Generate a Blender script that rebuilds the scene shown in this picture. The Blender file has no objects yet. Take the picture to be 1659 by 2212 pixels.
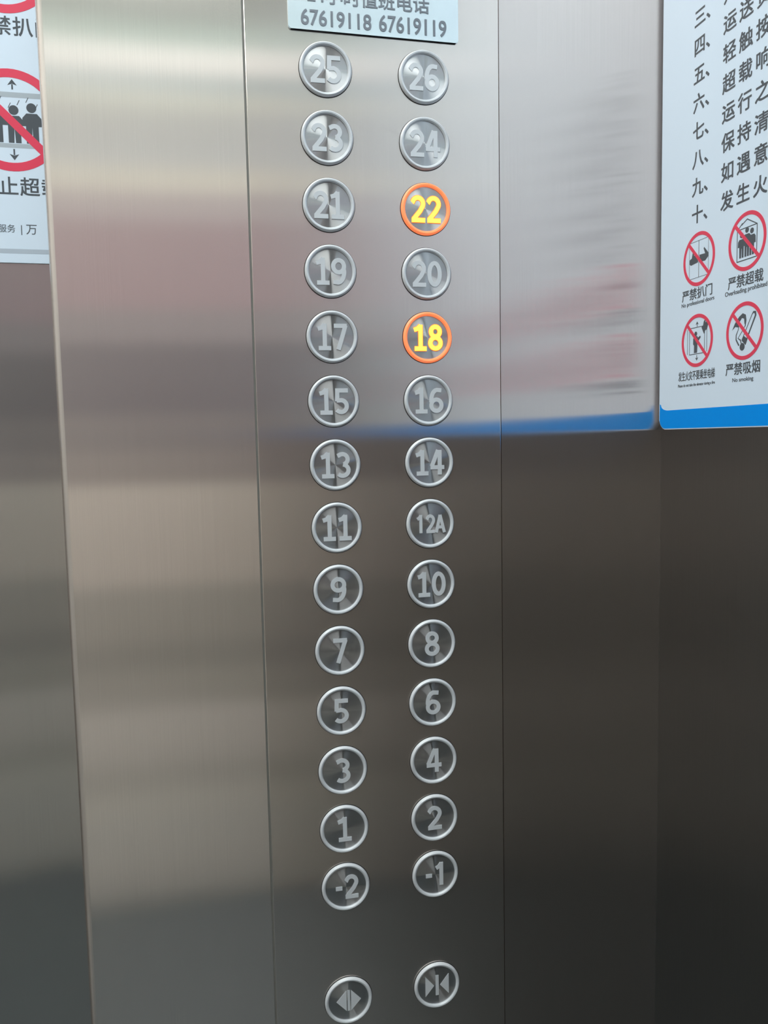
import bpy, bmesh, math
from mathutils import Vector, Matrix

S = bpy.context.scene
C = S.collection
PI = math.pi

# ------------------------------------------------------------------ camera
Z0 = 1.555                       # height of the top button row above the floor
cam_d = bpy.data.cameras.new('camera')
cam = bpy.data.objects.new('camera', cam_d)
C.objects.link(cam)
cam.location = (-0.09837, -0.59913, Z0 - 0.26336)
cam.rotation_euler = (1.480975, 0.0195592, -0.2233196)
cam_d.sensor_fit = 'VERTICAL'
cam_d.sensor_height = 24.0
cam_d.lens = 24.0 * 1753.51 / 2212.0
cam_d.clip_start = 0.01
S.camera = cam

# ------------------------------------------------------------------ world, lights, exposure
w = bpy.data.worlds.new('world'); S.world = w
w.use_nodes = True
w.node_tree.nodes['Background'].inputs['Color'].default_value = (0.02, 0.022, 0.025, 1)
w.node_tree.nodes['Background'].inputs['Strength'].default_value = 1.0
S.view_settings.view_transform = 'Standard'
S.view_settings.look = 'None'
S.view_settings.exposure = 0.0
S.view_settings.gamma = 1.0
S.view_settings.use_curve_mapping = False
LAMP_COL = (0.93, 1.0, 0.985)
LAMP_POWER = 5.3                 # radiance of the luminous ceiling panel
CEIL = 2.312                     # car height
XR, XL = 0.270, -1.13            # side walls
YB = -1.65                       # back wall
JAMB = -0.1945                   # edge of the door opening
S1, S2 = -0.0567, 0.1312         # seams either side of the control panel
YD = 0.15                        # face of the sliding doors


# ------------------------------------------------------------------ materials
def lin(c):
    c = c / 255.0
    return c / 12.92 if c <= 0.04045 else ((c + 0.055) / 1.055) ** 2.4


def mat(name, col, rough=0.5, metal=0.0, spec=0.5, emit=None, power=0.0, coat=0.0, trans=0.0):
    m = bpy.data.materials.new(name); m.use_nodes = True
    b = m.node_tree.nodes['Principled BSDF']
    b.inputs['Base Color'].default_value = (*col, 1)
    b.inputs['Roughness'].default_value = rough
    b.inputs['Metallic'].default_value = metal
    b.inputs['Specular IOR Level'].default_value = spec
    b.inputs['Coat Weight'].default_value = coat
    b.inputs['Transmission Weight'].default_value = trans
    if emit:
        b.inputs['Emission Color'].default_value = (*emit, 1)
        b.inputs['Emission Strength'].default_value = power
    return m


def speckle(m, a, b, scale, detail=4.0):
    """procedural mottling of the base colour between a and b"""
    nt = m.node_tree; N = nt.nodes
    tc = N.new('ShaderNodeTexCoord'); no = N.new('ShaderNodeTexNoise'); mx = N.new('ShaderNodeMix')
    mx.data_type = 'RGBA'
    no.inputs['Scale'].default_value = scale; no.inputs['Detail'].default_value = detail
    mx.inputs[6].default_value = (*a, 1); mx.inputs[7].default_value = (*b, 1)
    nt.links.new(tc.outputs['Object'], no.inputs['Vector'])
    nt.links.new(no.outputs['Fac'], mx.inputs[0])
    nt.links.new(mx.outputs[2], N['Principled BSDF'].inputs['Base Color'])
    return m


def brushed(name, col, alpha_along=0.007, alpha_across=0.17, haze=0.12, haze_alpha=0.5, haze_col=None, hair=0.06):
    """stainless steel with vertical hairlines: reflections smear sideways; plus a weak wide lobe"""
    m = bpy.data.materials.new(name); m.use_nodes = True
    nt = m.node_tree; N = nt.nodes
    for n in list(N): N.remove(n)
    out = N.new('ShaderNodeOutputMaterial')
    g = N.new('ShaderNodeBsdfAnisotropic'); h = N.new('ShaderNodeBsdfAnisotropic')
    g.distribution = 'BECKMANN'
    a0 = math.sqrt(alpha_along * alpha_across)
    g.inputs['Color'].default_value = (*col, 1)
    g.inputs['Roughness'].default_value = math.sqrt(a0)
    g.inputs['Anisotropy'].default_value = 1.0 - math.sqrt(alpha_along / alpha_across)
    v = N.new('ShaderNodeCombineXYZ'); v.inputs[2].default_value = 1.0
    nt.links.new(v.outputs[0], g.inputs['Tangent'])
    h.inputs['Color'].default_value = (*(haze_col or col), 1)
    h.inputs['Roughness'].default_value = haze_alpha
    h.inputs['Anisotropy'].default_value = 0.0
    # fine vertical hairlines modulate the colour very slightly
    tc = N.new('ShaderNodeTexCoord'); mp = N.new('ShaderNodeMapping'); no = N.new('ShaderNodeTexNoise')
    mp.inputs['Scale'].default_value = (1500, 1500, 9)
    no.inputs['Scale'].default_value = 1.0; no.inputs['Detail'].default_value = 2.0
    nt.links.new(tc.outputs['Object'], mp.inputs[0]); nt.links.new(mp.outputs[0], no.inputs['Vector'])
    mx = N.new('ShaderNodeMix'); mx.data_type = 'RGBA'
    mx.inputs[6].default_value = (*[c * (1 - hair) for c in col], 1)
    mx.inputs[7].default_value = (*[min(1, c * (1 + hair)) for c in col], 1)
    nt.links.new(no.outputs['Fac'], mx.inputs[0]); nt.links.new(mx.outputs[2], g.inputs['Color'])
    ms = N.new('ShaderNodeMixShader'); ms.inputs[0].default_value = haze
    nt.links.new(g.outputs[0], ms.inputs[1]); nt.links.new(h.outputs[0], ms.inputs[2])
    nt.links.new(ms.outputs[0], out.inputs[0])
    return m


def turned(name, col, alpha_along=0.0025, alpha_across=0.32, haze=0.16):
    """lathe-turned metal face: circular grooves about the object's own y axis"""
    m = bpy.data.materials.new(name); m.use_nodes = True
    nt = m.node_tree; N = nt.nodes
    for n in list(N): N.remove(n)
    out = N.new('ShaderNodeOutputMaterial')
    tc = N.new('ShaderNodeTexCoord'); sx = N.new('ShaderNodeSeparateXYZ'); cx = N.new('ShaderNodeCombineXYZ')
    neg = N.new('ShaderNodeMath'); neg.operation = 'MULTIPLY'; neg.inputs[1].default_value = -1
    nt.links.new(tc.outputs['Object'], sx.inputs[0])
    nt.links.new(sx.outputs[2], cx.inputs[0]); nt.links.new(sx.outputs[0], neg.inputs[0])
    nt.links.new(neg.outputs[0], cx.inputs[2])
    nr = N.new('ShaderNodeVectorMath'); nr.operation = 'NORMALIZE'
    nt.links.new(cx.outputs[0], nr.inputs[0])
    g = N.new('ShaderNodeBsdfAnisotropic'); h = N.new('ShaderNodeBsdfAnisotropic')
    g.inputs['Color'].default_value = (*col, 1)
    g.inputs['Roughness'].default_value = (alpha_along * alpha_across) ** 0.25
    g.inputs['Anisotropy'].default_value = 1.0 - math.sqrt(alpha_along / alpha_across)
    nt.links.new(nr.outputs[0], g.inputs['Tangent'])
    h.inputs['Color'].default_value = (*col, 1); h.inputs['Roughness'].default_value = 0.55
    ms = N.new('ShaderNodeMixShader'); ms.inputs[0].default_value = haze
    nt.links.new(g.outputs[0], ms.inputs[1]); nt.links.new(h.outputs[0], ms.inputs[2])
    nt.links.new(ms.outputs[0], out.inputs[0])
    return m


M = {}
M['steel'] = brushed('brushed_steel', (0.865, 0.78, 0.73))
M['steel_panel'] = brushed('brushed_steel_panel', (0.86, 0.765, 0.71), 0.007, 0.14)
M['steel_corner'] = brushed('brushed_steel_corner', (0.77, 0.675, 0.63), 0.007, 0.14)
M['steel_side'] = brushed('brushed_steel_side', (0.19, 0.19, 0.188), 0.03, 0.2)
M['steel_left'] = mat('satin_left_wall', (0.62, 0.60, 0.57), 0.4)
M['steel_door'] = brushed('brushed_steel_door', (0.52, 0.495, 0.475))
M['turned'] = turned('turned_steel', (0.56, 0.555, 0.56))
M['acrylic'] = mat('milky_acrylic', (0.62, 0.645, 0.68), 0.28, spec=0.5, coat=0.3)
M['gap'] = mat('black_gap', (0.012, 0.013, 0.014), 0.6)
M['seam'] = mat('seam_filler', (0.17, 0.17, 0.155), 0.6)
M['glow_ring'] = mat('orange_glow', (0.8, 0.25, 0.1), 0.3, emit=(1.0, 0.21, 0.075), power=0.72)
M['glow_edge'] = mat('orange_edge_glow', (0.8, 0.2, 0.05), 0.4, emit=(1.0, 0.13, 0.01), power=0.85)
M['glow_digit'] = mat('yellow_glow', (0.8, 0.6, 0.1), 0.4, emit=(1.0, 0.84, 0.07), power=1.15)
M['plate'] = brushed('bright_plate', (0.78, 0.86, 0.90), 0.02, 0.2, 0.4, 0.6)
M['etch'] = mat('etched_letter', (0.18, 0.20, 0.23), 0.45, metal=0.4)
M['white'] = mat('white_print', (0.62, 0.735, 0.87), 0.45, spec=0.35)
M['blue'] = mat('blue_print', (0.0, 0.26, 0.80), 0.5, spec=0.06)
M['ink'] = mat('grey_ink', (0.075, 0.088, 0.105), 0.5, spec=0.2)
M['red'] = mat('red_print', (0.70, 0.045, 0.10), 0.45, spec=0.3)


# ------------------------------------------------------------------ object helpers
def tag(o, label=None, cat=None, group=None, kind=None):
    if label: o['label'] = label
    if cat: o['category'] = cat
    if group: o['group'] = group
    if kind: o['kind'] = kind
    return o


def link(name, bm, m, parent=None, smooth=False):
    bmesh.ops.recalc_face_normals(bm, faces=bm.faces)
    me = bpy.data.meshes.new(name); bm.to_mesh(me); bm.free()
    me.materials.append(m)
    if smooth:
        big = max(p.area for p in me.polygons)
        for p in me.polygons: p.use_smooth = True
        me.set_sharp_from_angle(angle=math.radians(35))
        if big > 0.05:                                                # keep large plates dead flat
            for p in me.polygons: p.use_smooth = p.area < big * 0.3
    o = bpy.data.objects.new(name, me); C.objects.link(o)
    if parent: o.parent = parent
    return o


def empty(name, loc):
    o = bpy.data.objects.new(name, None); o.empty_display_size = 0.02
    o.location = loc; C.objects.link(o)
    return o


def box_bm(x0, x1, y0, y1, z0, z1, bev=0.0, seg=2):
    bm = bmesh.new()
    bmesh.ops.create_cube(bm, size=1.0)
    for v in bm.verts:
        v.co = Vector(((x0 + x1) / 2 + v.co.x * (x1 - x0), (y0 + y1) / 2 + v.co.y * (y1 - y0), (z0 + z1) / 2 + v.co.z * (z1 - z0)))
    if bev:
        bmesh.ops.bevel(bm, geom=bm.edges[:], offset=bev, segments=seg, affect='EDGES', profile=0.5)
    return bm


def structure(name, bm, m, smooth=False, parent=None):
    o = link(name, bm, m, parent, smooth)
    if parent is None: o['kind'] = 'structure'
    return o


class Face:
    """a flat face: 2-D shapes (u to the right, v up) raised by h along its outward normal"""
    def __init__(s, o, u, v):
        s.o = Vector(o); s.u = Vector(u); s.v = Vector(v); s.n = s.u.cross(s.v).normalized()

    def at(s, p, h): return s.o + s.u * p[0] + s.v * p[1] + s.n * h

    def prism(s, bm, pts, h0, h1):
        a = [bm.verts.new(s.at(p, h0)) for p in pts]; b = [bm.verts.new(s.at(p, h1)) for p in pts]
        n = len(pts)
        bm.faces.new(b); bm.faces.new(a[::-1])
        for i in range(n): bm.faces.new((a[i], a[(i + 1) % n], b[(i + 1) % n], b[i]))

    def ribbon(s, bm, pts, wd, h0, h1, closed=False):
        """a stroke of width wd (number or one per point) with square ends and mitred joints"""
        P = [Vector(p) for p in pts]; n = len(P)
        L, R = [], []
        for i in range(n):
            a = P[i - 1] if (i > 0 or closed) else None
            b = P[(i + 1) % n] if (i < n - 1 or closed) else None
            d1 = (P[i] - a).normalized() if a is not None else None
            d2 = (b - P[i]).normalized() if b is not None else None
            d1 = d1 or d2; d2 = d2 or d1
            n1 = Vector((-d1.y, d1.x)); n2 = Vector((-d2.y, d2.x))
            m = n1 + n2
            m = m.normalized() if m.length > 1e-6 else n1
            k = 1.0 / max(0.45, m.dot(n1))
            ww = (wd[i] if isinstance(wd, (list, tuple)) else wd) * 0.5
            L.append(P[i] + m * ww * k); R.append(P[i] - m * ww * k)
        q = []
        for i in range(n):
            q.append([bm.verts.new(s.at(L[i], h1)), bm.verts.new(s.at(R[i], h1)), bm.verts.new(s.at(R[i], h0)), bm.verts.new(s.at(L[i], h0))])
        for i in range(n if closed else n - 1):
            a, b = q[i], q[(i + 1) % n]
            for k in range(4): bm.faces.new((a[k], b[k], b[(k + 1) % 4], a[(k + 1) % 4]))
        if not closed:
            bm.faces.new(q[0]); bm.faces.new(q[-1][::-1])

    def disc(s, bm, c, r, h0, h1, n=40):
        s.prism(bm, [(c[0] + r * math.cos(2 * PI * i / n), c[1] + r * math.sin(2 * PI * i / n)) for i in range(n)], h0, h1)

    def text(s, bm, body, box=None, em=None, at=None, h0=0.0, h1=1e-4, bold=0.0):
        """lettering; box = (u0, v0, u1, v1) stretches its ink to that box, or em = letter size with the line starting at 'at';
        bold = how far (in letter sizes) each stroke is thickened by overstriking"""
        cu = bpy.data.curves.new('lettering', 'FONT'); cu.body = body; cu.resolution_u = 4
        ob = bpy.data.objects.new('lettering', cu); C.objects.link(ob)
        dg = bpy.context.evaluated_depsgraph_get(); dg.update()
        me = bpy.data.meshes.new_from_object(ob.evaluated_get(dg))
        bpy.data.objects.remove(ob); bpy.data.curves.remove(cu)
        X = [v.co.x for v in me.vertices]; Y = [v.co.y for v in me.vertices]
        if box:
            su = (box[2] - box[0]) / (max(X) - min(X)); sv = (box[3] - box[1]) / (max(Y) - min(Y))
            f = lambda x, y: (box[0] + (x - min(X)) * su, box[1] + (y - min(Y)) * sv)
        else:
            eu, ev = em if isinstance(em, tuple) else (em, em)
            f = lambda x, y: (at[0] + x * eu, at[1] + y * ev)
        cnt = set()
        for p in me.polygons:
            ids = list(p.vertices)
            for i in range(len(ids)): cnt.add((ids[i], ids[(i + 1) % len(ids)]))
        for k, (dx, dy) in enumerate(((-bold, -bold), (bold, -bold), (bold, bold), (-bold, bold)) if bold else ((0, 0),)):
            hh = h1 + k * 2e-6
            q = [f(v.co.x + dx, v.co.y + dy) for v in me.vertices]
            vs = [bm.verts.new(s.at(c, hh)) for c in q]
            lo = {}
            for p in me.polygons:
                try: bm.faces.new([vs[i] for i in p.vertices])
                except ValueError: pass
            for (i, j) in cnt:                                # side walls along the outline
                if (j, i) in cnt: continue
                for m in (i, j):
                    if m not in lo: lo[m] = bm.verts.new(s.at(q[m], h0))
                try: bm.faces.new((vs[i], vs[j], lo[j], lo[i]))
                except ValueError: pass
        bpy.data.meshes.remove(me)


def arc(cx, cy, rx, ry, a0, a1, n=14):
    return [(cx + rx * math.cos(math.radians(a0 + (a1 - a0) * i / n)), cy + ry * math.sin(math.radians(a0 + (a1 - a0) * i / n))) for i in range(n + 1)]


def rounded(u0, v0, u1, v1, r, n=6, corners=(1, 1, 1, 1)):
    """rounded rectangle; corners = (top right, top left, bottom left, bottom right)"""
    P = []
    for (cx, cy, a, k) in ((u1, v1, 0, 0), (u0, v1, 90, 1), (u0, v0, 180, 2), (u1, v0, 270, 3)):
        if corners[k]:
            ox = cx - r if cx == u1 else cx + r; oy = cy - r if cy == v1 else cy + r
            P += arc(ox, oy, r, r, a, a + 90, n)
        else: P.append((cx, cy))
    return P


def lathe(bm, prof, n=64):
    """revolve (radius, height) about the -y axis; height rises towards the viewer"""
    rings = []
    for (r, h) in prof:
        rings.append([bm.verts.new((r * math.cos(2 * PI * i / n), -h, r * math.sin(2 * PI * i / n))) for i in range(n)] if r > 0 else [bm.verts.new((0, -h, 0))])
    for a, b in zip(rings, rings[1:]):
        for i in range(n):
            j = (i + 1) % n
            if len(b) == 1: bm.faces.new((a[i], a[j], b[0]))
            elif len(a) == 1: bm.faces.new((a[0], b[j], b[i]))
            else: bm.faces.new((a[i], a[j], b[j], b[i]))


# ------------------------------------------------------------------ the lift car
fl = mat('dark_floor', (0.10, 0.108, 0.112), 0.45)
speckle(fl, (0.125, 0.15, 0.165), (0.18, 0.21, 0.225), 60)
structure('floor', box_bm(XL - 0.02, XR + 0.02, YB - 0.02, YD + 0.03, -0.03, 0.0), fl)
M['ceiling'] = mat('white_ceiling', (0.78, 0.94, 0.89), 0.5)
structure('ceiling', box_bm(XL - 0.02, XR + 0.02, YB - 0.02, YD + 0.03, CEIL, CEIL + 0.03), M['ceiling'])

# front return: two plain plates and the header over the doors
bm = box_bm(JAMB, S1 - 0.0014, 0.0, YD - 0.022, 0.0, CEIL)
ed = [e for e in bm.edges if all(abs(v.co.x - JAMB) < 1e-6 and abs(v.co.y) < 1e-6 for v in e.verts)]
bmesh.ops.bevel(bm, geom=ed, offset=0.005, segments=5, affect='EDGES', profile=0.5)
TILT = math.radians(3.0)                                              # this plate toes in towards the doors
for v in bm.verts:
    v.co.y += (S1 - v.co.x) * math.tan(TILT)
structure('wall_front_left', bm, M['steel'], True)
bm = box_bm(S2 + 0.0003, XR + 0.0, 0.0, 0.02, 0.0, CEIL)
structure('wall_front_right', bm, M['steel_corner'])
structure('trim_60', box_bm(S1 - 0.0014, S1, 0.0008, 0.02, 0.0, CEIL), M['seam'])
structure('wall_front', box_bm(S1 - 0.02, XR + 0.02, 0.021, 0.03, 0.0, CEIL), M['seam'])
XO = -0.9945                                                          # far edge of the door opening
structure('wall_front_return', box_bm(XL, XO, 0.0, YD - 0.012, 0.0, CEIL), M['steel'])
structure('trim_1', box_bm(XO, JAMB, 0.0, YD - 0.012, 2.06, CEIL), M['steel'])

# doors (two sliding leaves, closed)
xm = (XO + JAMB) / 2
structure('door_1', box_bm(xm + 0.001, JAMB + 0.04, YD, YD + 0.025, 0.0, 2.09, 0.001), M['steel_door'])
structure('door_2', box_bm(XO - 0.04, xm - 0.001, YD, YD + 0.025, 0.0, 2.09, 0.001), M['steel_door'])

# side walls
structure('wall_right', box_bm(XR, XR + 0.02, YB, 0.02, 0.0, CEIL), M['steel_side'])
structure('wall_left', box_bm(XL - 0.02, XL, YB, 0.02, 0.0, CEIL), M['steel_left'])

# back wall, seen only mirrored: stacked bands invented to tone the steel's reflections
def tone_mat(name, rgb): return mat(name, rgb, 0.55, spec=0.2)
structure('wall_back', box_bm(XL - 0.02, XR + 0.02, YB - 0.03, YB - 0.012, 0.0, CEIL), M['gap'])
BACK = [  # z from, z to, left tone to be mirrored
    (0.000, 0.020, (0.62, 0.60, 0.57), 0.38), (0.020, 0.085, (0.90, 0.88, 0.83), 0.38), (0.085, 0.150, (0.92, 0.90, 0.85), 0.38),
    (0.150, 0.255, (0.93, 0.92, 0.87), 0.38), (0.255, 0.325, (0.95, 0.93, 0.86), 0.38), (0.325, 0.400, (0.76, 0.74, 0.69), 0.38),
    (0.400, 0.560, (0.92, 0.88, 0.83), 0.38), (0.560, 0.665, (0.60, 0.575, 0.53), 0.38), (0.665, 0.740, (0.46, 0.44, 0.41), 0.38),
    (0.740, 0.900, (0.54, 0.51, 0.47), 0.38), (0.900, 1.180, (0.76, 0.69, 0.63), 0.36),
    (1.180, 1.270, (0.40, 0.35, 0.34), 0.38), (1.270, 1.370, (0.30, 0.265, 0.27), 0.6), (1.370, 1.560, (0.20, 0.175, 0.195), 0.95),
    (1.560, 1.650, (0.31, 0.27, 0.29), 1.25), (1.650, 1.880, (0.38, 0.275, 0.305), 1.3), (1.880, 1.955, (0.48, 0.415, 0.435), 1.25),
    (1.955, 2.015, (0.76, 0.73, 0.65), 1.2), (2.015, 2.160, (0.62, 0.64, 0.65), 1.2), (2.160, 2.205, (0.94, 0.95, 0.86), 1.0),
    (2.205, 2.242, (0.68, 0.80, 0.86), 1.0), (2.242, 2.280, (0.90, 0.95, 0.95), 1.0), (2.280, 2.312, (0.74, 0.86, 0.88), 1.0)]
XS = -0.06                                                            # added split
for k, (z0, z1, col, dark) in enumerate(BACK):  # trim objects here are added bands, coloured for the mirrored light
    structure('trim_%d' % (k + 2), box_bm(XL, XS, YB - 0.012, YB, z0, z1), tone_mat('reflection_tone_left_%d' % k, col))
    structure('trim_%d' % (k + 32), box_bm(XS, XR, YB - 0.012, YB, z0, z1), tone_mat('reflection_tone_right_%d' % k, tuple(min(0.95, c * dark) for c in col)))

# luminous ceiling panel, the lamp of the car
t = empty('ceiling_light', (-0.41, -0.66, CEIL))
tag(t, 'square luminous panel lamp set in the white ceiling', 'ceiling light')
fr = bmesh.new()
F = Face((0, 0, 0), (1, 0, 0), (0, -1, 0))                            # faces down
F.ribbon(fr, [(-0.575, -0.555), (0.575, -0.555), (0.575, 0.555), (-0.575, 0.555)], 0.03, 0.0, 0.012, True)
link('frame', fr, mat('lamp_frame', (0.7, 0.7, 0.7), 0.3, metal=1), t)
df = bmesh.new()
F.prism(df, [(-0.56, -0.54), (0.56, -0.54), (0.56, 0.54), (-0.56, 0.54)], 0.0, 0.008)
link('diffuser', df, mat('lamp_diffuser', (0.8, 0.8, 0.8), 0.5, emit=LAMP_COL, power=LAMP_POWER), t)

# slim tube lamp along the top of the back wall
t = empty('tube_light', (0, YB + 0.08, 2.252))
tag(t, 'slim white tube lamp along the top of the back wall', 'tube light')
def tube_bm(x0, x1, r, n=16):
    bm = bmesh.new(); R = []
    for x in (x0, x1): R.append([bm.verts.new((x, r * math.cos(2 * PI * i / n), r * math.sin(2 * PI * i / n))) for i in range(n)])
    for i in range(n): bm.faces.new((R[0][i], R[0][(i + 1) % n], R[1][(i + 1) % n], R[1][i]))
    bm.faces.new(R[0]); bm.faces.new(R[1][::-1])
    return bm
link('tube', tube_bm(XL + 0.12, XR - 0.06, 0.028), mat('tube_glow', (0.8, 0.8, 0.8), 0.5, emit=(0.95, 1.0, 0.98), power=0.85), t)
for x0 in (XL + 0.08, XR - 0.06): link('end_cap', tube_bm(x0, x0 + 0.04, 0.031), mat('lamp_cap', (0.75, 0.75, 0.75), 0.4), t)
for x0 in (XL + 0.09, XR - 0.05): link('bracket', box_bm(x0, x0 + 0.02, -0.08, -0.01, -0.008, 0.008), mat('lamp_bracket', (0.6, 0.6, 0.6), 0.4), t)

# ------------------------------------------------------------------ control panel
cp = link('control_panel', box_bm(S1, S2, 0.0, 0.02, 0.0, CEIL, 0.0006, 2), M['steel_panel'], None, True)
tag(cp, 'tall brushed steel control panel carrying two columns of round floor buttons', 'control panel')

# digits as centre-line strokes in a box 0.62 wide and 1 high
SW = 0.165
DIG = {
    '1': [[(0.04, 0.80), (0.20, 0.845), (0.34, 0.97)], [(0.33, 1.0), (0.33, 0.0)], [(0.06, 0.06), (0.60, 0.06)]],
    '2': [[(0.05, 0.74)] + arc(0.30, 0.70, 0.235, 0.225, 165, -25) + [(0.40, 0.42), (0.10, 0.10)], [(0.02, 0.065), (0.62, 0.065)]],
    '3': [[(0.05, 0.85)] + arc(0.27, 0.72, 0.23, 0.205, 130, -80), arc(0.27, 0.285, 0.26, 0.225, 85, -135)],
    '4': [[(0.36, 1.0), (0.06, 0.34)], [(0.0, 0.30), (0.64, 0.30)], [(0.43, 1.0), (0.43, 0.0)]],
    '5': [[(0.58, 0.92), (0.12, 0.92)], [(0.12, 1.0), (0.10, 0.50)], [(0.08, 0.53)] + arc(0.27, 0.31, 0.25, 0.235, 105, -140)],
    '6': [[(0.55, 0.90)] + arc(0.36, 0.50, 0.28, 0.42, 80, 190), arc(0.315, 0.305, 0.235, 0.23, 0, 360, 24)],
    '7': [[(0.04, 0.92), (0.60, 0.92)], [(0.54, 0.94), (0.22, 0.0)]],
    '8': [arc(0.31, 0.735, 0.20, 0.195, 0, 360, 24), arc(0.31, 0.285, 0.235, 0.215, 0, 360, 24)],
    '9': [[(0.07, 0.10)] + arc(0.26, 0.50, 0.28, 0.42, -100, 10), arc(0.305, 0.695, 0.235, 0.23, 0, 360, 24)],
    '0': [arc(0.31, 0.5, 0.235, 0.42, 0, 360, 32)],
    'A': [[(0.02, 0.0), (0.30, 0.97)], [(0.30, 0.97), (0.60, 0.0)], [(0.12, 0.30), (0.50, 0.30)]],
    'I': [[(0.08, 0.76), (0.22, 0.83), (0.34, 0.97)], [(0.33, 1.0), (0.33, 0.0)]],          # one without a foot
    '-': [[(0.10, 0.46), (0.40, 0.46)]],
}
FR = Face((0, 0, 0), (1, 0, 0), (0, 0, 1))                            # front plane, faces -y


def digits(bm, text, height, h0, h1, sw=SW, cond=1.0, adv=0.70):
    wid = [(0.52 if c == '-' else adv) * cond for c in text]
    tot = (sum(wid) - (adv - 0.62) * cond) * height
    u = -tot / 2
    e = 0.0
    for c, wd in zip(text, wid):
        for st in DIG[c]:
            pts = [(u + p[0] * height * cond, (p[1] - 0.5) * height) for p in st]
            closed = (Vector(pts[0]) - Vector(pts[-1])).length < 1e-6
            FR.ribbon(bm, pts[:-1] if closed else pts, sw * height, h0, h1 + e, closed)
            e += 1.2e-5
        u += wd * height


RB = 0.01895
RING = [(RB, 0.0), (RB, 0.0012), (RB - 0.0004, 0.0022), (RB - 0.0012, 0.0028), (RB - 0.0021, 0.0026), (RB - 0.0029, 0.0016), (RB - 0.0029, 0.0006)]
FACE = [(0.0, 0.00135), (0.004, 0.00133), (0.008, 0.00127), (0.012, 0.00117), (RB - 0.0029, 0.0010)]
HF = 0.00136
ring_bm = bmesh.new(); lathe(ring_bm, RING)
face_bm = bmesh.new(); lathe(face_bm, FACE)
gap_bm = bmesh.new(); lathe(gap_bm, [(RB - 0.001, 0.0), (RB + 0.00045, 0.0), (RB + 0.00045, 0.0003), (RB - 0.001, 0.0003)])


def button(text, x, z, label, group, lit=False):
    r = empty('elevator_button', (x, 0.0, z))
    tag(r, label, 'elevator button', group)
    link('bezel', ring_bm.copy(), M['glow_ring'] if lit else M['acrylic'], r, True)
    link('gap_shadow', gap_bm.copy(), M['gap'], r)  # black ring painted in for the shadow in the gap round the bezel
    link('face', face_bm.copy(), M['turned'], r, True)
    bm = bmesh.new()
    if text in ('open', 'close'):
        k = 0.0085
        if text == 'open':
            FR.prism(bm, [(-0.0018, -k), (-0.0018, k), (-0.0098, 0)], 0.0008, HF + 0.0002)
            FR.prism(bm, [(0.0018, k), (0.0018, -k), (0.0098, 0)], 0.0008, HF + 0.0002)
        else:
            FR.prism(bm, [(-0.0098, -k), (-0.0025, 0), (-0.0098, k)], 0.0008, HF + 0.0002)
            FR.prism(bm, [(0.0098, -k), (0.0098, k), (0.0025, 0)], 0.0008, HF + 0.0002)
        link('symbol', bm, M['acrylic'], r)
        bm = bmesh.new()
        wb = 0.0010 if text == 'open' else 0.0013
        FR.prism(bm, [(-wb, -k), (wb, -k), (wb, k), (-wb, k)], 0.0008, HF + 0.00015)
        link('symbol_bar', bm, M['acrylic'], r)
        return r
    n = len(text)
    hgt = 0.0188 if n < 3 else 0.0140
    cond = 1.0 if n < 2 else (0.91 if n < 3 else 0.80)
    text = text.replace('-1', '-I').replace('12A', 'I2A')
    digits(bm, text, hgt, 0.0008, HF + 0.00025, SW if not lit else 0.165, cond)
    num = link('numeral', bm, M['glow_digit'] if lit else M['acrylic'], r)
    if lit:
        bm = bmesh.new()
        digits(bm, text, hgt, 0.0008, HF + 0.00004, 0.165 + 0.045, cond)
        link('numeral_outline', bm, M['glow_edge'], num)
    return r


PX = 0.07269; PZ = 0.047
left = ['25', '23', '21', '19', '17', '15', '13', '11', '9', '7', '5', '3', '1', '-2']
right = ['26', '24', '22', '20', '18', '16', '14', '12A', '10', '8', '6', '4', '2', '-1']
for side, names, x in (('left', left, 0.0), ('right', right, PX)):
    for k, s in enumerate(names):
        lit = s in ('22', '18')
        if lit:
            lab = 'round floor button with glowing orange ring and yellow number %s' % s
        else:
            lab = 'unlit round steel floor button with pale ring and number %s' % s
        button(s, x, Z0 - k * PZ, lab, 'floor buttons in two columns', lit)
button('open', 0.0, Z0 - 15 * PZ, 'round door open button with arrows pointing outwards, lowest on the panel', 'door buttons under the floor buttons')
button('close', PX, Z0 - 15 * PZ, 'round door close button with arrows pointing inwards at the panel foot', 'door buttons under the floor buttons')

# ------------------------------------------------------------------ phone number plate over the buttons
PL = Face((0, 0, Z0), (1, 0, 0), (0, 0, 1))
bm = bmesh.new()
PL.prism(bm, rounded(-0.0258, 0.0257, 0.0993, 0.092, 0.0018), 0.0, 0.0016)
bmesh.ops.bevel(bm, geom=[e for e in bm.edges if all(abs(v.co.y + 0.0016) < 1e-6 for v in e.verts)], offset=0.0004, segments=2, affect='EDGES')
pl = link('phone_plate', bm, M['plate'])
tag(pl, 'small bright metal plate with engraved duty phone numbers above the buttons', 'plate')
bm = bmesh.new()
PL.text(bm, '24小时值班电话', em=0.01285, at=(-0.0122, 0.0452), h0=0.0016, h1=0.0019, bold=0.012)
link('lettering', bm, M['etch'], pl)
bm = bmesh.new()
PL.text(bm, '67619118', box=(-0.0167, 0.0290, 0.0338, 0.0394), h0=0.0016, h1=0.0019, bold=0.014)
PL.text(bm, '67619119', box=(0.0398, 0.0291, 0.0900, 0.0402), h0=0.0016, h1=0.0019, bold=0.014)
link('phone_number', bm, M['etch'], pl)


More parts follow.
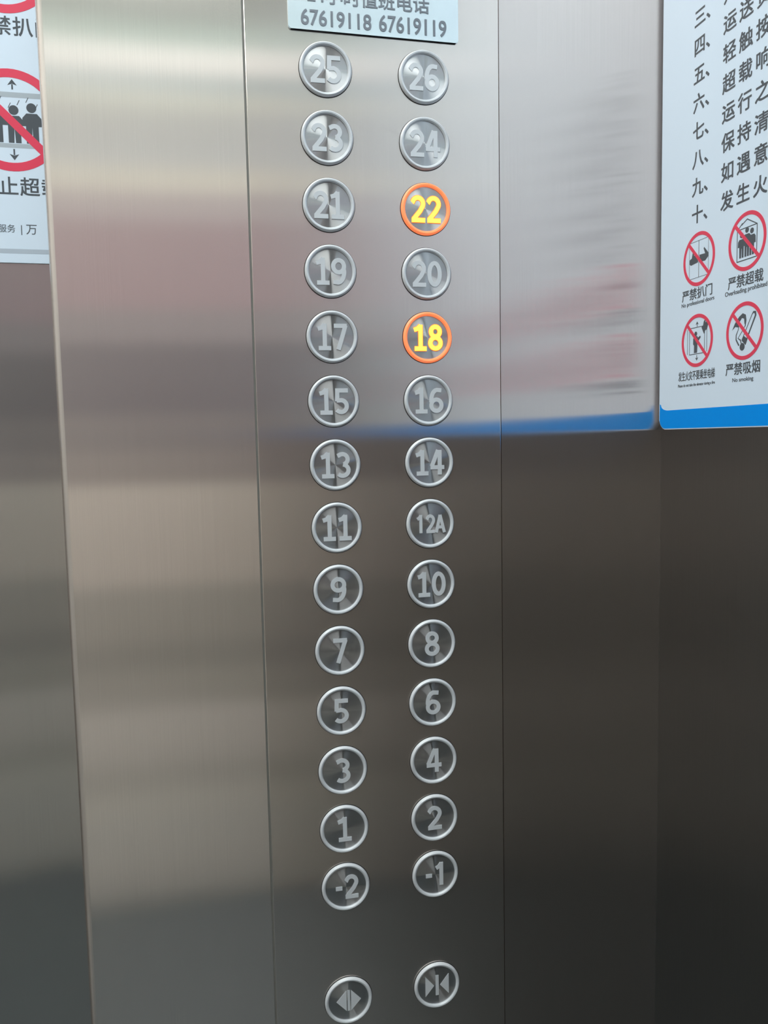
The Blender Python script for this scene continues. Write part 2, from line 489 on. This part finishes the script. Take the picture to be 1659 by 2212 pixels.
# ------------------------------------------------------------------ printed signs
def no_symbol(face, root, c, R, wd, h, draw):
    """red ring with a slash over a dark drawing; the drawing is a sub-part"""
    bm = bmesh.new()
    face.ribbon(bm, arc(c[0], c[1], R - wd / 2, R - wd / 2, 0, 360, 64)[:-1], wd, h, h + 1.5e-4, True)
    k = (R - wd * 0.6) * math.sqrt(0.5)
    face.ribbon(bm, [(c[0] - k, c[1] + k), (c[0] + k, c[1] - k)], wd * 0.95, h, h + 1.6e-4)
    s = link('prohibition_symbol', bm, M['red'], root)
    bm = bmesh.new()
    draw(bm, c, R, h)
    link('pictogram', bm, M['ink'], s)
    return s


# notice on the right wall: u runs away from the corner, v up from the top button row
SX = 0.2655
NT = Face((SX, 0, Z0), (0, -1, 0), (0, 0, 1))
nb = empty('safety_notice', (0, 0, 0))
tag(nb, 'white safety notice board with blue foot on the right steel wall', 'sign')
U0, U1, V0, V1 = 0.0038, 0.80, -0.2603, 0.42
TH = XR - SX
bm = bmesh.new()
NT.prism(bm, rounded(U0, V0, U1, V1, 0.008), -TH + 0.0002, 0.0)
bmesh.ops.bevel(bm, geom=[e for e in bm.edges if all(abs(v.co.x - SX) < 1e-6 for v in e.verts)], offset=0.0006, segments=2, affect='EDGES')
link('board', bm, M['white'], nb)
bm = bmesh.new()                                                      # blue foot with a curved inner corner
pts = [(U1 - 0.001, -0.2453)] + [(U0 + 0.0125, -0.2453)]
pts += [(U0 + 0.0125 - 0.010 * math.sin(a), -0.2453 + 0.0045 * (1 - math.cos(a))) for a in [PI / 2 * i / 6 for i in range(1, 7)]]
pts += [(U0 + 0.0009, -0.2400)] + arc(U0 + 0.0085, V0 + 0.0085, 0.0078, 0.0078, 180, 270, 6) + [(U1 - 0.001, V0 + 0.0007)]
NT.prism(bm, pts, 0.0, 1.0e-4)
link('blue_band', bm, M['blue'], nb)

bm = bmesh.new()
NUM = ['三', '四', '五', '六', '七', '八', '九', '十']
ROWS = ['儿童', '运送货', '轻触按', '超载响', '运行之', '保持清', '如遇意', '发生火']
for k in range(8):
    v = 0.0350 - 0.01978 * k
    NT.text(bm, NUM[k] + '、', em=(0.0142, 0.0138), at=(0.0447, v - 0.36 * 0.0138), h0=0.0, h1=1e-4, bold=0.016)
for k in range(8):
    v = 0.0350 - 0.01978 * k
    for j, ch in enumerate(ROWS[k]):
        NT.text(bm, ch, em=(0.0146, 0.0136), at=(0.0790 + 0.0172 * j, v - 0.36 * 0.0136), h0=0.0, h1=1e-4, bold=0.016)
link('rule_lettering', bm, M['ink'], nb)


def cap(name, face, root, items, m):
    bm = bmesh.new()
    for body, box in items: face.text(bm, body, box=box, h0=0.0, h1=1e-4, bold=0.014)
    return link(name, bm, m, root)


cap('caption', NT, nb, [('严禁扒门', (0.0340, -0.1644, 0.0712, -0.1562)), ('No professional doors', (0.0335, -0.1693, 0.0738, -0.1655))], M['ink'])
cap('caption', NT, nb, [('严禁超载', (0.0893, -0.1650, 0.1256, -0.1566)), ('Overloading prohibited', (0.0862, -0.1700, 0.1296, -0.1660))], M['ink'])
cap('caption', NT, nb, [('发生火灾不要乘坐电梯', (0.0304, -0.2238, 0.0758, -0.2168)), ('Please do not take the elevator during a fire', (0.0300, -0.2290, 0.0760, -0.2262))], M['ink'])
cap('caption', NT, nb, [('严禁吸烟', (0.0884, -0.2240, 0.1244, -0.2158)), ('No smoking', (0.0960, -0.2297, 0.1178, -0.2262))], M['ink'])

H1 = 1e-4
def d_doors(bm, c, R, h):
    q = lambda x, y: (c[0] + x * R, c[1] + y * R)
    f = NT
    for x in (-0.60, 0.0, 0.60): f.ribbon(bm, [q(x, -0.68), q(x, 0.68)], 0.0003 if x else 0.0005, h, h + 0.8e-4)
    for y in (0.68, -0.68): f.ribbon(bm, [q(-0.6, y), q(0.6, y)], 0.0003, h, h + 0.9e-4)
    f.prism(bm, [q(-0.58, -0.10), q(-0.50, -0.16), q(-0.05, -0.12), q(-0.05, 0.14), q(-0.30, 0.17), q(-0.38, 0.34), q(-0.45, 0.10), q(-0.58, 0.06)], h, h + 1e-4)
    f.prism(bm, [q(0.05, -0.13), q(0.40, -0.15), q(0.60, -0.02), q(0.60, 0.10), q(0.34, 0.36), q(0.30, 0.32), q(0.40, 0.12), q(0.05, 0.14)], h, h + 1e-4)
def d_load(bm, c, R, h, f=None, e=0.0):
    f = f or NT
    q = lambda x, y: (c[0] + x * R, c[1] + y * R)
    wd = 0.028 * R * 1.2
    f.ribbon(bm, [q(-0.52, -0.62), q(0.52, -0.62), q(0.52, 0.46), q(-0.52, 0.46)], wd, h, h + 0.8e-4, True)
    f.ribbon(bm, [q(-0.30, 0.60), q(0.0, 0.74), q(0.52, 0.46)], wd, h, h + 0.9e-4)
    f.ribbon(bm, [q(-0.52, 0.46), q(-0.25, 0.66)], wd, h, h + 0.7e-4)
    for i, (x, top) in enumerate(((-0.28, 0.10), (0.0, 0.22), (0.26, 0.14))):
        hh = h + 1e-4 + i * 1e-5
        f.disc(bm, q(x, top + 0.15), 0.095 * R, h, hh, 20)
        f.prism(bm, [q(x - 0.11, -0.52), q(x - 0.02, -0.52), q(x - 0.01, -0.20), q(x + 0.01, -0.20), q(x + 0.02, -0.52), q(x + 0.11, -0.52), q(x + 0.12, -0.14), q(x + 0.20, -0.14), q(x + 0.19, top - 0.05), q(x + 0.12, top + 0.02), q(x - 0.12, top + 0.02), q(x - 0.19, top - 0.05), q(x - 0.20, -0.14), q(x - 0.12, -0.14)], h, hh)
def arrow(f, bm, q, x, y0, y1, hw, h):
    s = 1 if y1 > y0 else -1
    f.ribbon(bm, [q(x, y0), q(x, y1 - s * 0.10)], hw * 0.5, h, h + 0.9e-4)
    f.prism(bm, [q(x - 0.09, y1 - s * 0.12), q(x, y1 - s * 0.09), q(x + 0.09, y1 - s * 0.12), q(x, y1)], h, h + 1e-4)
def d_fire(bm, c, R, h):
    f = NT
    q = lambda x, y: (c[0] + x * R, c[1] + y * R)
    arrow(f, bm, q, 0.0, 0.52, 0.72, 0.0012, h); arrow(f, bm, q, 0.0, -0.55, -0.76, 0.0012, h)
    f.ribbon(bm, [q(-0.48, -0.50), q(0.48, -0.50), q(0.48, 0.50), q(-0.48, 0.50)], 0.0005, h, h + 0.8e-4, True)
    for x in (-0.62, 0.62): f.ribbon(bm, [q(x, -0.48), q(x, 0.48)], 0.00045, h, h + 0.8e-4)
    f.disc(bm, q(-0.08, 0.26), 0.0017, h, h + 1e-4, 18)
    f.prism(bm, [q(-0.18, -0.46), q(0.02, -0.46), q(0.04, -0.10), q(0.10, -0.02), q(0.24, 0.10), q(0.20, 0.16), q(0.06, 0.10), q(0.02, 0.17), q(-0.18, 0.17), q(-0.24, 0.08), q(-0.24, -0.12), q(-0.18, -0.18)], h, h + 1e-4)
    f.prism(bm, [q(0.28, 0.46), q(0.44, 0.20), q(0.52, 0.32), q(0.62, 0.34), q(0.70, 0.54), q(0.62, 0.62), q(0.66, 0.74), q(0.54, 0.60), q(0.50, 0.74), q(0.42, 0.66), q(0.38, 0.52)], h, h + 1.1e-4)
def d_smoke(bm, c, R, h):
    f = NT
    q = lambda x, y: (c[0] + x * R, c[1] + y * R)
    f.ribbon(bm, [q(-0.12, -0.30), q(0.40, 0.52), q(0.47, 0.58), q(0.56, 0.56), q(0.58, 0.46), q(0.10, -0.36)], [0.0006, 0.0006, 0.0012, 0.0016, 0.0014, 0.0010], h, h + 0.9e-4)
    f.prism(bm, [q(-0.14, -0.32), q(0.08, -0.50), q(0.18, -0.30), q(-0.04, -0.16)], h, h + 1e-4)
    f.disc(bm, q(-0.10, -0.54), 0.0026, h, h + 1.1e-4, 22)
    f.prism(bm, [q(-0.66, 0.10), q(-0.52, 0.32), q(-0.30, 0.52), q(-0.10, 0.62), q(0.06, 0.55), q(0.10, 0.36), q(0.06, 0.14), q(0.0, 0.26), q(-0.02, 0.42), q(-0.14, 0.46), q(-0.26, 0.34), q(-0.34, 0.16), q(-0.50, 0.20)], h, h + 1e-4)
    f.ribbon(bm, [q(-0.30, 0.22), q(-0.34, 0.06), q(-0.44, -0.10), q(-0.44, -0.26), q(-0.28, -0.48)], [0.0007, 0.0006, 0.0008, 0.0010, 0.0012], h, h + 0.8e-4)
    f.ribbon(bm, [q(0.04, 0.18), q(-0.10, 0.02), q(-0.34, -0.22), q(-0.20, -0.30), q(-0.16, -0.42)], [0.0006, 0.0005, 0.0005, 0.001, 0.0009], h, h + 0.7e-4)
RC = 0.0194
SYM = [((0.0545, -0.1359), d_doors), ((0.1085, -0.1358), d_load), ((0.0537, -0.1951), d_fire), ((0.1077, -0.1951), d_smoke)]
for k in range(2, 9):                                                 # the rows of symbols run on along the wall
    SYM += [((0.0545 + 0.054 * k, -0.1358), (d_load, d_doors)[k % 2]), ((0.0537 + 0.054 * k, -0.1951), (d_fire, d_smoke)[k % 2])]
for c, fn in SYM:
    no_symbol(NT, nb, c, RC, 0.0026, 0.0, fn)

# warning sheet on the sliding door, cut off by the jamb
DR = Face((0.01016, YD - 0.0015, Z0 + 0.0272), (1.1033, 0, 0), (0, 0, 1.1033))
ws = empty('warning_sign', (0, 0, 0))
tag(ws, 'white warning sign with red prohibition circles stuck on the door behind the jamb', 'sign')
bm = bmesh.new()
DR.prism(bm, [(-0.40, -0.1245), (-0.184, -0.1245), (-0.184, 0.34), (-0.40, 0.34)], -0.0015, 0.0)
link('sheet', bm, M['white'], ws)
bm = bmesh.new()
DR.prism(bm, [(-0.395, -0.1175), (-0.184, -0.1175), (-0.184, -0.1142), (-0.395, -0.1142)], 0.0, 1e-4)
link('foot_line', bm, mat('blue_grey_print', (0.40, 0.47, 0.56), 0.5), ws)
def d_people(bm, c, R, h):
    f = DR
    q = lambda x, y: (c[0] + x * R, c[1] + y * R)
    arrow(f, bm, q, 0.06, 0.60, 0.80, 0.0022, h); arrow(f, bm, q, 0.03, -0.56, -0.78, 0.0022, h)
    for i, x in enumerate((-0.62, -0.28, 0.06, 0.40, 0.72)):
        hh = h + 1e-4 + i * 1e-5
        top = 0.20 + 0.06 * (i % 2)
        f.disc(bm, q(x, top), 0.095 * R, h, hh, 22)
        f.prism(bm, [q(x - 0.12, -0.44), q(x - 0.015, -0.44), q(x, -0.12), q(x + 0.015, -0.44), q(x + 0.12, -0.44), q(x + 0.12, -0.10), q(x + 0.18, -0.10), q(x + 0.18, top - 0.20), q(x + 0.10, top - 0.11), q(x - 0.10, top - 0.11), q(x - 0.18, top - 0.20), q(x - 0.18, -0.10), q(x - 0.12, -0.10)], h, hh)
    for i in range(7):
        x = -0.5 + 0.17 * i
        f.ribbon(bm, [q(x, 0.34 + 0.06 * (i % 3)), q(x - 0.05, 0.24 + 0.06 * (i % 3))], 0.0005, h, h + 0.8e-4)
def d_pry(bm, c, R, h):
    f = DR
    q = lambda x, y: (c[0] + x * R, c[1] + y * R)
    for x in (-0.55, 0.0, 0.55): f.ribbon(bm, [q(x, -0.6), q(x, 0.6)], 0.0008, h, h + 0.8e-4)
    f.ribbon(bm, [q(-0.55, 0.6), q(0.55, 0.6)], 0.0008, h, h + 0.9e-4)
CU = -0.2265
for c, fn in (((CU, 0.0935), d_pry), ((CU, -0.0200), d_people)):
    no_symbol(DR, ws, c, 0.0371, 0.0062, 0.0, fn)
M['pale'] = mat('pale_blue_grey_print', (0.36, 0.42, 0.48), 0.5)
for z0, z1 in ((-0.0035, 0.0003), (-0.0400, -0.0368)):
    bm = bmesh.new()
    DR.prism(bm, [(-0.258, z0), (-0.195, z0), (-0.195, z1), (-0.258, z1)], 0.0, 0.6e-4)
    link('lift_outline', bm, M['pale'], ws)
bm = bmesh.new()
for j, ch in enumerate('严禁扒门'): DR.text(bm, ch, em=0.0145, at=(-0.2518 + 0.0150 * j, 0.0422), h0=0.0, h1=1e-4, bold=0.012)
link('caption', bm, M['ink'], ws)
bm = bmesh.new()
for j, ch in enumerate('禁止超载'): DR.text(bm, ch, em=0.0145, at=(-0.2530 + 0.0150 * j, -0.0735), h0=0.0, h1=1e-4, bold=0.012)
link('caption', bm, M['ink'], ws)
bm = bmesh.new()
DR.text(bm, '园服务', em=(0.0062, 0.0064), at=(-0.2462, -0.1016), h0=0.0, h1=1e-4)
DR.ribbon(bm, [(-0.2234, -0.1038), (-0.2234, -0.0965)], 0.0006, 0.0, 1e-4)
DR.text(bm, '万', em=(0.0085, 0.0085), at=(-0.2205, -0.1025), h0=0.0, h1=1e-4)
link('footer_lettering', bm, M['ink'], ws)
